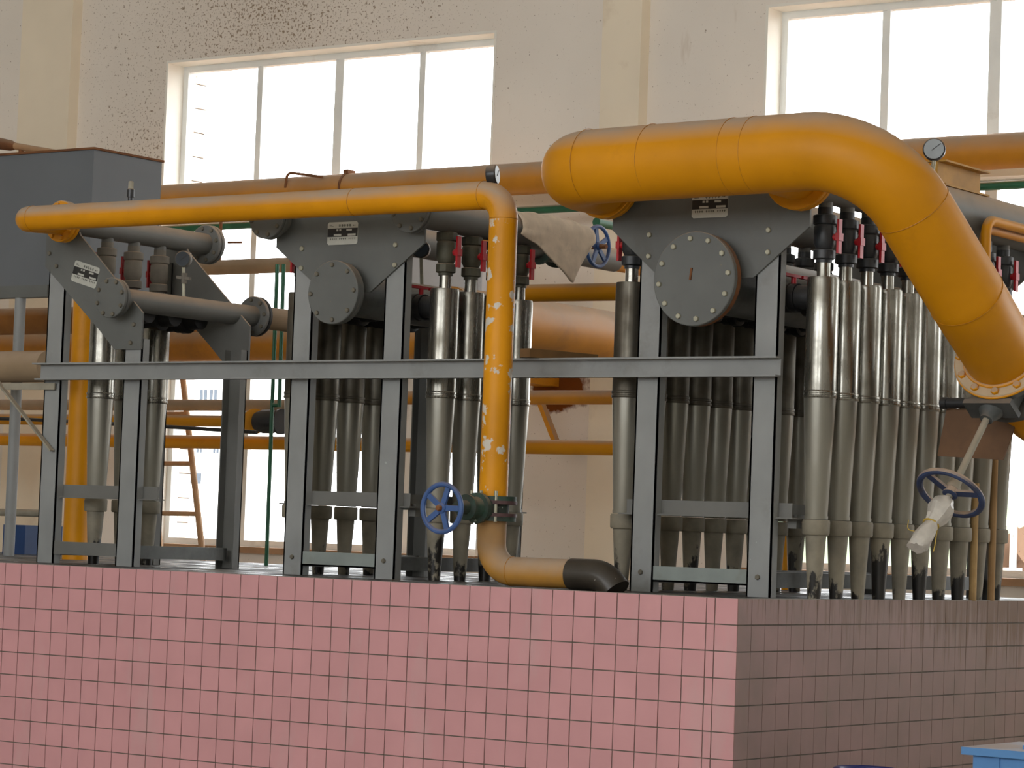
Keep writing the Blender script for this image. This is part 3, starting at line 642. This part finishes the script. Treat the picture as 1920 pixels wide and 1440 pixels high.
for x, tx in ((-.80, 0), (-.50, .28), (-.135, -.08), (-.04, -.05)): part('weld_seam', MB().torus((x, BPY, BPZ + (x + .94) * .0093), (1, 0, .009), BR + .0002, .0013, 48, 6), WELD, bp)
tl = .36 * math.tan(math.acos(max(-1, min(1, Vector((1, 0, .012)).normalized().dot(d1)))) / 2)
part('weld_seam', MB().torus(V1 + d1 * tl, d1, BR + .0004, .0022, 48, 6), WELD, bp)
ring = []
e1 = d1.cross(Vector((1, 0, 0))).normalized(); e2 = d1.cross(e1)
for k in range(49):
    an = 2 * math.pi * k / 48; off = (e1 * math.cos(an) + e2 * math.sin(an)) * (BR + .001); ring.append(V2 + off - d1 * (off.dot(nb) / d1.dot(nb)))
part('weld_seam', MB().sweep(ring, .0016, 6, cap=False), WELD, bp)

# gate valve under the thick pipe, stem towards the viewer
S = Vector((-.065, -.63, -.775)).normalized(); CV = FF + D2 * .09; XX = Vector((1, 0, 0))
gv2 = thing('gate_valve', 'grey gate valve with dusty dark-blue handwheel on a long slanting stem', 'valve', FF)
part('flange', MB().lathe(FF + D2 * .004, D2, [(0, .188), (.022, .188)], 44), GREYD, gv2)
part('valve_body', MB().lathe(FF + D2 * .026, D2, [(0, .12), (.05, .135), (.09, .135), (.13, .12)], 32).obox(CV + S * .13, S, XX, D2, .07, .085, .045), DARKV, gv2)
part('flange', MB().lathe(FF + D2 * .155, D2, [(0, .188), (.022, .188)], 44), DARKV, gv2)
part('bonnet_flange', MB().obox(CV + S * .205, S, XX, D2, .012, .10, .055), DARKV, gv2)
part('bonnet', MB().lathe(CV + S * .215, S, [(0, .050), (.02, .040), (.04, .026), (.05, .026)], 20), DARKV, gv2)
part('stem', MB().cyl(CV + S * .26, CV + S * .74, .0135, n=14), CEMENT, gv2)
part('stem_collar', MB().lathe(CV + S * .575, S, [(0, .022), (.03, .024), (.034, .03), (.05, .03)], 16), CEMENT, gv2)
WC = CV + S * .640
hw = handwheel(gv2, WC, S, .138, .013, 3, BLUED, .03, .55)
wrap = thing('plastic_wrap', 'crumpled white plastic bag tied round the end of the slanting valve stem', 'wrapping', CV + S * .96)
pr_ = []; mbw = MB(); NB = 18
prof = [(h * .78, r) for h, r in [(0.0, .022), (.02, .036), (.06, .042), (.11, .036), (.15, .026), (.16, .024), (.19, .032), (.24, .036), (.29, .034), (.31, .030)]]
o_ = CV + S * .675; e1 = S.cross(XX).normalized(); e2 = S.cross(e1); rings = []
for h, r in prof:
    rings.append([o_ + S * h + (e1 * math.cos(2 * math.pi * i / NB) + e2 * math.sin(2 * math.pi * i / NB)) * r * 1.12 * random.uniform(.78, 1.2) - XX * h * .12 for i in range(NB)])
vs = [q for g_ in rings for q in g_]; fs = [(k * NB + i, k * NB + (i + 1) % NB, (k + 1) * NB + (i + 1) % NB, (k + 1) * NB + i) for k in range(len(prof) - 1) for i in range(NB)]
mbw.add(vs, fs, True).add(rings[0], [tuple(reversed(range(NB)))]).add(rings[-1], [tuple(range(NB))])
part('bag', mbw, PLASTIC, wrap)
part('twine', MB().torus(o_ + S * .121 - XX * .0186, S, .030, .004, 24, 6).sweep(fillet([o_ + S * .121 + V(-.04, 0, 0), o_ + S * .16 + V(-.06, 0, .0), o_ + S * .165 + V(-.10, 0, .01), o_ + S * .13 + V(-.11, 0, .02)], [.02, .02], 6), .0018, 6).sweep([o_ + S * .121 + V(.01, 0, 0), o_ + S * .20 + V(.03, 0, -.02), o_ + S * .24 + V(.04, 0, -.01)], .0022, 6), TWINE, wrap)
# yellow pipe carrying on behind the valve
one('yellow_pipe', MB().sweep(fillet([FF + D2 * .177, FF + D2 * .42, V((FF + D2 * .42).x, BACK_Y, (FF + D2 * .42).z)], [.2], 10), .125, 28), YELB, 'short yellow pipe continuing behind the slanting gate valve at right edge', 'pipe')
one('support_bar', MB().cyl((.25, 1.13, .795), (.86, 1.13, .795), .021, n=14).lathe((.238, 1.13, .795), (1, 0, 0), [(0, .012), (.004, .024), (.03, .024)], 12), BLACK, 'dark horizontal bar with rounded end below the slanting gate valve', 'bar')
bo = MB(); bo.add([(.255, 1.15, .776), (.574, 1.15, .767), (.506, 1.15, .572), (.219, 1.15, .583), (.255, 1.162, .776), (.574, 1.162, .767), (.506, 1.162, .572), (.219, 1.162, .583)], [(0, 3, 2, 1), (4, 5, 6, 7), (0, 1, 5, 4), (1, 2, 6, 5), (2, 3, 7, 6), (3, 0, 4, 7)])
one('wooden_board', bo, PLYW, 'brown wooden board hanging below the dark bar behind the handwheel stem', 'board')
# slanting yellow flat brace and rusty standing pipes beside the last cyclones
one('standing_pipe', MB().cyl((-.012, 1.975, TOPZ), (-.012, 1.975, .50), .016, n=16), paint('rusty_yellow', (170, 140, 92), .8, var=.15, scale=6, grime=.4, grimecol=lin((120, 76, 30))), 'rust-streaked pale upright pipe under the brown board, left of two', 'pipe')
one('standing_pipe', MB().cyl((-.012, 2.153, TOPZ), (-.012, 2.153, .64), .016, n=16), paint('rusty_yellow_b', (158, 126, 84), .8, var=.15, scale=6, grime=.45, grimecol=lin((120, 76, 30))), 'rust-streaked ochre upright pipe under the brown board, right of two', 'pipe')
# fittings on the right overflow pipe
ib = thing('beam_offcut', 'stub of yellow-brown steel beam lying on the right overflow pipe', 'beam', (-.04, 1.8, AHZ + AHR))
z0 = AHZ + AHR - .004
part('web', MB().box(-.046, -.034, 1.58, 1.985, z0, z0 + .10), OCHRE, ib)
part('top_flange', MB().box(-.085, .005, 1.58, 2.00, z0 + .098, z0 + .106), OCHRE, ib)
part('bottom_flange', MB().box(-.085, .005, 1.58, 2.00, z0 - .002, z0 + .006), OCHRE, ib)
gs = thing('vent_pipe', 'thin yellow gooseneck pipe beside the right overflow pipe, at right edge', 'pipe', (.10, 1.78, 1.30))
part('pipe', MB().sweep(fillet([(.10, 1.78, 1.34), (.10, 1.78, 1.615), (.10, 2.6, 1.615)], [.06], 8), .022, 16), YELB, gs)
part('pipe', MB().sweep(fillet([(.06, 1.84, 1.34), (.06, 1.84, 1.585), (.06, 2.6, 1.585)], [.06], 8), .020, 16), YELD, gs)

# ------------------------------------------------------------------ cloth over the middle bank's right overflow pipe
def sacking():
    xc, zc, rr = BX + BD, BHZ, BHR + .006; nu, nv = 26, 26; vs = []; fs = []
    def low(u):      # lower edge: three corners, the longest hanging over the pipe's near side
        pts = [(0, .03), (.25, .06), (.48, .14), (.72, .205), (.86, .11), (1, .03)]
        for (a, b), (c, d) in zip(pts, pts[1:]):
            if u <= c: return b + (d - b) * (u - a) / (c - a)
        return pts[-1][1]
    for i in range(nu + 1):
        u = i / nu; y = 1.12 + .58 * u
        for j in range(nv + 1):
            w = j / nv
            if w < .4:
                th = math.radians(150 - 150 * w / .4); x = xc + rr * math.cos(th); z = zc + rr * math.sin(th)
                z += .012 * math.sin(3.1 * u) + .003 * math.sin(u * 23 + w * 9)
            else:
                q = (w - .4) / .6; x = xc + rr + .012 * math.sin(u * 9 + q * 3) * q + .015 * q; z = zc - low(u) * q * 1.05
            vs.append((x, y + (.02 * math.sin(w * 5)), z))
    for i in range(nu):
        for j in range(nv): a = i * (nv + 1) + j; fs.append((a, a + 1, a + nv + 2, a + nv + 1))
    m = MB().add(vs, fs, True); o = one('sacking_cloth', m, BURLAP, 'dusty tan sacking cloth draped over a grey pipe, hanging to a point', 'cloth')
    md = o.modifiers.new('thickness', 'SOLIDIFY'); md.thickness = .006; md.offset = 1
    return o
sacking()
cb = thing('grey_cabinet', 'pale grey metal cabinet standing on the fat pipe behind the middle bank valves', 'cabinet', (-4.75, 4.5, 1.475))
part('cabinet_body', MB().box(-5.02, -4.46, 4.40, 4.62, 1.478, 2.075), paint('pale_cabinet_grey', (186, 182, 180), .6, var=.05, grime=.05), cb)
part('cabinet_door', MB().box(-4.99, -4.49, 4.392, 4.40, 1.51, 2.045), MATS['pale_cabinet_grey'], cb)
# blue wheel behind the cloth
gv3 = thing('gate_valve', 'blue handwheel gate valve half hidden behind the draped cloth', 'valve', (BX, 2.0, 1.3))
part('riser', MB().cyl((BX, 1.70, 1.59), (BX, 2.60, 1.59), .055, n=20), GREYX, gv3)
part('valve_body', MB().lathe((BX, 1.935, 1.59), (0, 1, 0), [(0, .085), (.02, .085), (.022, .062), (.15, .062), (.152, .085), (.172, .085)], 24).lathe((BX, 2.02, 1.59), (1, 0, 0), [(0, .05), (.12, .04), (.125, .055), (.14, .055)], 18), VGREEN, gv3)
part('stem', MB().cyl((BX + .13, 2.02, 1.59), (BX + .34, 2.02, 1.59), .011, n=10), RUST, gv3)
handwheel(gv3, (BX + .29, 2.02, 1.592), (1, 0, 0), .105, .0095, 5, BLUE, .02, .2, RUST)

# ------------------------------------------------------------------ pipes behind the banks
def pipe(pts, r, mat, label, rads=(), name='background_pipe', n=24, stand=None):
    mb = MB().sweep(fillet(pts, list(rads) + [0] * (len(pts) - 2 - len(rads)), 8), r, n)
    if stand is None: return one(name, mb, mat, label, 'pipe')
    sx, sy, sz = stand; t = thing(name, label, 'pipe', (sx, sy, FLOOR)); part('pipe', mb, mat, t)
    part('stand', MB().box(sx - .03, sx + .03, sy - .03, sy + .03, TOPZ if sy < 3.2 and sx > -7 else FLOOR, sz - r + .005), RUST, t); return t
t = thing('background_pipe', 'long dusty yellow pipe running in front of both windows, highest on the wall', 'pipe', (-4, 5.5, 2.4))
part('pipe', MB().cyl((-13, 5.5, 2.470), (4.5, 5.5, 2.510), .103, n=28), YELD, t)
for x in (-6.40,): part('clamp', MB().torus((x, 5.5, 2.485), (1, 0, 0), .104, .010, 32, 6).box(x - .02, x + .02, 5.46, 5.54, 2.575, 2.61), RUST, t)
for x in (-9.5, -4.55, .6): part('wall_bracket', MB().box(x - .03, x + .03, 5.45, 5.90, 2.32, 2.375), YELD, t)
one('bent_rod', MB().sweep(fillet([(-6.87, 5.40, 2.50), (-6.86, 5.40, 2.605), (-6.55, 5.40, 2.560)], [.04], 6), .009, 8), RUST, 'thin bent rod sticking up from the pipe before the window', 'rod')
t = thing('green_pipe', 'thin dark-green pipe running level along the window wall', 'pipe', (-4, 5.6, 2.28))
part('pipe', MB().cyl((-13, 5.62, 2.265), (4.5, 5.62, 2.345), .026, n=16), GREEN, t)
pipe([(-3.4, 4.02, 1.985), (-3.4, 6.0, 1.985)], .026, GREEN, 'short length of green pipe just left of the right-hand end plate', name='green_pipe')
t = thing('green_riser', 'pair of thin green upright pipes left of the middle bank', 'pipe', (-4.42, 2.5, TOPZ))
for x, lo in ((-4.43, TOPZ), (-4.385, .85)): part('rod', MB().cyl((x, 2.5, lo), (x - .01, 2.5, 1.62), .011, n=10), GREEN, t)
part('link', MB().cyl((-4.43, 2.5, .86), (-4.385, 2.5, .86), .011, n=10), GREEN, t)
pipe([(-10.5, 4.5, 1.372), (-3.35, 4.5, 1.36)], .108, YELD, 'fat dusty yellow pipe running level behind the left-hand bank', stand=(-9.3, 4.5, 1.372))
pipe([(-3.0, 2.15, 1.305), (-3.0, 6.0, 1.305)], .132, YELD, 'fattest dusty yellow pipe running back between the middle and right-hand banks')
pipe([(-3.2, 2.6, 1.755), (-3.2, 6.0, 1.755)], .062, YELD, 'yellow pipe running back past the small blue handwheel')
pipe([(-2.73, 2.4, 1.418), (-1.15, 2.4, 1.405), (-1.15, 2.4, TOPZ)], .044, YELB, 'slim yellow cross pipe above the fattest pipe, between two banks', [.1])
pipe([(-10.5, 5.0, 1.925), (-5.3, 5.0, 1.925)], .050, TAN, 'tan dust-covered pipe high behind the left-hand bank', stand=(-9.5, 5.0, 1.925))
pipe([(-10.5, 4.5, .972), (-5.9, 4.5, .975)], .036, TAN, 'dust-brown slim pipe, upper of the three slim pipes behind the left-hand bank', stand=(-9.1, 4.5, .972))
t = thing('background_pipe', 'slim yellow pipe with flanged end and black valve behind the left-hand bank', 'pipe', (-6.2, 4.4, .84))
part('pipe', MB().cyl((-10.5, 4.4, .872), (-6.20, 4.4, .867), .036, n=20), YELB, t)
part('flange', MB().lathe((-6.20, 4.4, .867), (.82, -.57, 0), [(0, .080), (.022, .080)], 26), YEL, t)
part('valve', MB().lathe((-6.17, 4.4, .867), (1, 0, 0), [(0, .06), (.05, .075), (.12, .075), (.16, .06), (.18, .08), (.20, .08)], 22), BLACK, t)
bolt_ring(t, (-6.20, 4.4, .867), (-.82, .57, 0), .064, 6, BOLTD_M)
pipe([(-10.5, 4.6, .745), (-2.0, 4.6, .735)], .043, YELB, 'level yellow pipe, lowest behind the banks, passing before the cream pilaster', stand=(-9.2, 4.6, .745))
pipe([(-5.55, 4.5, 1.022), (-1.8, 4.5, 1.030)], .042, YELD, 'dusty yellow pipe just below the channel beam, between two banks', stand=(-1.9, 4.5, 1.03))
one('dark_cable', MB().sweep([(-9.5, 4.2, .88), (-8.0, 4.2, .86), (-6.9, 4.2, .825), (-6.0, 4.2, .79)], .012, 8), BLACK, 'thin dark cable sagging behind the left-hand bank', 'cable')
br = thing('wall_bracket', 'yellow steel bracket with slanting brace on the wall by the pilaster', 'bracket', (-4.95, 5.9, 1.0))
part('arm', MB().box(-5.16, -4.98, 5.55, 5.999, 1.19, 1.25), YEL, br)
part('brace', MB().bar((-5.01, 5.80, 1.13), (-4.84, 5.80, .80), .05, .03, (0, 1, 0)), YEL, br)
part('foot', MB().box(-4.86, -4.76, 5.78, 5.999, .78, .83), RUST, br)
one('flat_plank', MB().obox((-1.26, .60, .9575), (.25, 1, 0), (1, -.25, 0), (0, 0, 1), .19, .03, .018), PLANK, 'weathered plank laid across the channel beam behind the slim yellow downpipe', 'plank')
# left edge
pipe([(-5.02, 1.65, TOPZ), (-5.02, 1.65, 1.50)], .067, YELB, 'upright yellow pipe rising behind the leftmost post')
pipe([(-10.5, 3.6, 1.455), (-6.0, 3.6, 1.450)], .085, paint('brown_rusted_yellow', (150, 96, 34), .7, var=.25, scale=4, dust=.8, dust_lo=.3), 'rust-brown pipe glimpsed below the grey box', stand=(-9.4, 3.6, 1.455))
pipe([(-6.8, 1.30, .985), (-4.93, 1.30, .985)], .082, TAN, 'thick dust-covered cylinder lying level at the left edge', name='dusty_cylinder', stand=(-6.7, 1.30, .985))
db = thing('duct_box', 'big blue-grey sheet-metal box standing on legs in the upper left corner', 'box', (-5.8, 2.0, TOPZ))
part('casing', MB().box(-7.2, -5.11, 1.75, 2.28, 1.46, 2.178), paint('box_paint', (100, 104, 108), .55, var=.08, scale=2, grime=.06, grimecol=lin((120, 100, 80))), db)
part('dirt_line', MB().box(-7.2, -5.10, 1.74, 2.29, 2.178, 2.190), RUST, db)
part('bottom_channel', MB().box(-7.2, -5.40, 1.74, 1.80, 1.395, 1.46), GREYD, db)
for x in (-5.63, -6.6):
    for y in (1.77, 2.22): part('leg', MB().cyl((x, y, TOPZ), (x, y, 1.40), .030, n=14), GREY, db)
rl = thing('pipe_rail', 'rusty tan pipe rail with short support on top of the grey box', 'rail', (-6.2, 2.2, 2.19))
part('rail', MB().cyl((-6.9, 2.26, 2.44), (-5.55, 2.26, 2.205), .020, n=12), WOOD, rl)
part('support', MB().cyl((-6.18, 2.26, 2.19), (-6.18, 2.26, 2.30), .016, n=10), RUST, rl)
part('rust_lump', MB().lathe((-6.42, 2.26, 2.355), (1, 0, -.17), [(0, .018), (.05, .034), (.16, .030), (.2, .018)], 12), RUST, rl)
one('flat_brace', MB().bar((-4.46, PY - .012, .862), (-4.066, PY - .012, .524), .026, .008, (0, 1, 0)), CEMENT, 'pale flat bar slanting down onto the leftmost post', 'brace')
one('flat_bar', MB().bar((-4.42, PY - .004, .829), (-4.074, PY - .004, .829), .032, .006), CEMENT, 'short pale level bar bolted to the leftmost post below the beam', 'bar')
pipe([(-8.2, 3.0, .231), (-6.55, 3.0, .238)], .022, CEMENT, 'pale thin pipe low behind the leftmost post', name='pale_pipe')
one('blue_box', MB().box(-6.43, -6.25, 2.5, 2.8, TOPZ, .165), NAVYB, 'dark-blue steel box standing low behind the leftmost post', 'box')
one('loose_stick', MB().cyl((-6.02, 1.6, .33), (-5.80, 1.5, TOPZ), .012, n=8), WOOD, 'thin pale stick leaning behind the leftmost post', 'stick')
# ladder behind the left-hand bank
ld = thing('ladder', 'bamboo ladder leaning before the window behind the left-hand bank', 'ladder', (-7.2, 5.0, FLOOR))
def lp(u, t): return Vector((-7.39 + .297 * (1.073 - t), 5.0 + .10 * (t - .5), t)) + Vector((-.42 * (1 - u), .05 * (1 - u), 0))
for u in (0, 1): part('rail', MB().cyl(lp(u, FLOOR), lp(u, 1.55), .024, .020, n=10), WOOD, ld)
z = -1.07
while z < 1.5: part('rung', MB().cyl(lp(0, z), lp(1, z + .003), .016, n=10), WOOD, ld); z += .336
one('tap_spindle', MB().cyl((-7.08, 5.0, 1.97), (-7.08, 5.0, 2.26), .011, n=8).lathe((-7.08, 5.0, 2.02), (0, 0, 1), [(0, .011), (.004, .02), (.07, .02), (.074, .011)], 10).cyl((-7.01, 5.0, 2.09), (-6.89, 5.0, 2.088), .008, n=8), RUST, 'thin upright spindle with side handle before the first window', 'spindle')

# ------------------------------------------------------------------ foreground at the bottom right
bl = thing('blue_bench', 'light-blue steel bench with stepped top at the bottom right corner', 'bench', (1.2, .7, FLOOR))
part('top', MB().box(.670, 1.9, .52, 1.02, -.548, -.520), BLUEB, bl)
part('body', MB().box(.705, 1.88, .55, 1.0, FLOOR, -.548), BLUEB, bl)
part('corner_rib', MB().box(.795, .815, .544, .55, FLOOR + .02, -.552), BLUEB, bl)
part('step', MB().box(.862, 1.9, .64, 1.0, -.520, -.505), BLUEB, bl)
part('step', MB().box(.905, 1.9, .70, 1.0, -.505, -.478), BLUEB, bl)
dr = thing('plastic_drum', 'dark-blue plastic drum just showing at the bottom edge beside the tank', 'drum', (.29, .50, FLOOR))
part('drum_body', MB().lathe((.29, .50, FLOOR), (0, 0, 1), [(0, .115), (.03, .13), (.36, .135), (.40, .139), (.44, .135), (.70, .13), (.735, .118)], 28), NAVY, dr)
part('rim', MB().torus((.29, .50, FLOOR + .762), (0, 0, 1), .118, .012, 32, 8), NAVY, dr)
part('lid', MB().lathe((.29, .50, FLOOR + .735), (0, 0, 1), [(0, .116), (.02, .116)], 28), NAVY, dr)

# ------------------------------------------------------------------ outside the windows
struct('ground_outside', MB().box(-90, 60, BACK_Y + .5, 120, FLOOR - .4, FLOOR - .1), GROUND)
hill = MB().lathe((-42, 100, FLOOR - 1), (0, 0, 1), [(0, 26), (2, 22), (4.4, 14), (5.2, 5), (5.3, .5)], 28)
struct('hill_outside', hill, GRASS)
bd = thing('apartment_building', 'pale distant building with small windows seen through the left window', 'building', (-138, 152, FLOOR))
part('wall', MB().box(-165, -131, 150, 160, FLOOR, 14), BWALL, bd)
for x, z, w in ((-137.65, 3.45, .85), (-137.1, 5.8, .25), (-135.4, 5.8, .25), (-136.9, 9.8, .35), (-135.9, 9.8, .35), (-141.0, 5.8, .25), (-141.6, 3.45, .85), (-134.0, 3.45, .85)):
    f = part('window', MB().box(x - w - .06, x + w + .06, 149.85, 150.0, z - .06, z + .86), BWALL, bd)
    part('pane', MB().box(x - w, x - .08, 149.80, 149.85, z, z + .80).box(x + .08, x + w, 149.80, 149.85, z, z + .80), BGLASS, f)
fc = thing('facing_pier', 'outside wall pier faced with long pale tiles beyond the left window', 'pier', (-9.0, 6.7, FLOOR))
part('pier_core', MB().box(-9.3, -8.56, BACK_Y + .31, BACK_Y + .44, FLOOR, 4.5), GROUT, fc)
k = 0; z = FLOOR
while z < 4.4:
    part('tile', MB().box(-8.565, -8.550, BACK_Y + .312, BACK_Y + .438, z + .004, z + .176), BRICKF, fc); z += .18
wp = thing('white_post', 'white post on a block outside the right-hand window', 'post', (-4.55, 12, FLOOR))
part('post', MB().box(-4.585, -4.54, 11.98, 12.02, .10, 3.2), ROOFM, wp)
part('block', MB().box(-4.62, -4.505, 11.94, 12.06, FLOOR - .1, .10), ROOFM, wp)
hp = MB()
for i in range(60):
    x = random.uniform(-7.5, -2.2); y = random.uniform(13, 15.5); z = FLOOR + random.uniform(.1, 1.75) * max(.2, 1 - abs(x + 4.8) * .22); r = random.uniform(.12, .3)
    hp.obox((x, y, z), (random.random() - .5, random.random() - .5, random.random() - .5), V(.3, .5, .8).cross(V(random.random(), .2, .3)), V(0, .2, 1), r, r * .7, r * .5)
o = one('rubble_heap', hp, GROUND, 'brown rubble heap on the ground outside the right-hand window', 'heap'); o['kind'] = 'stuff'
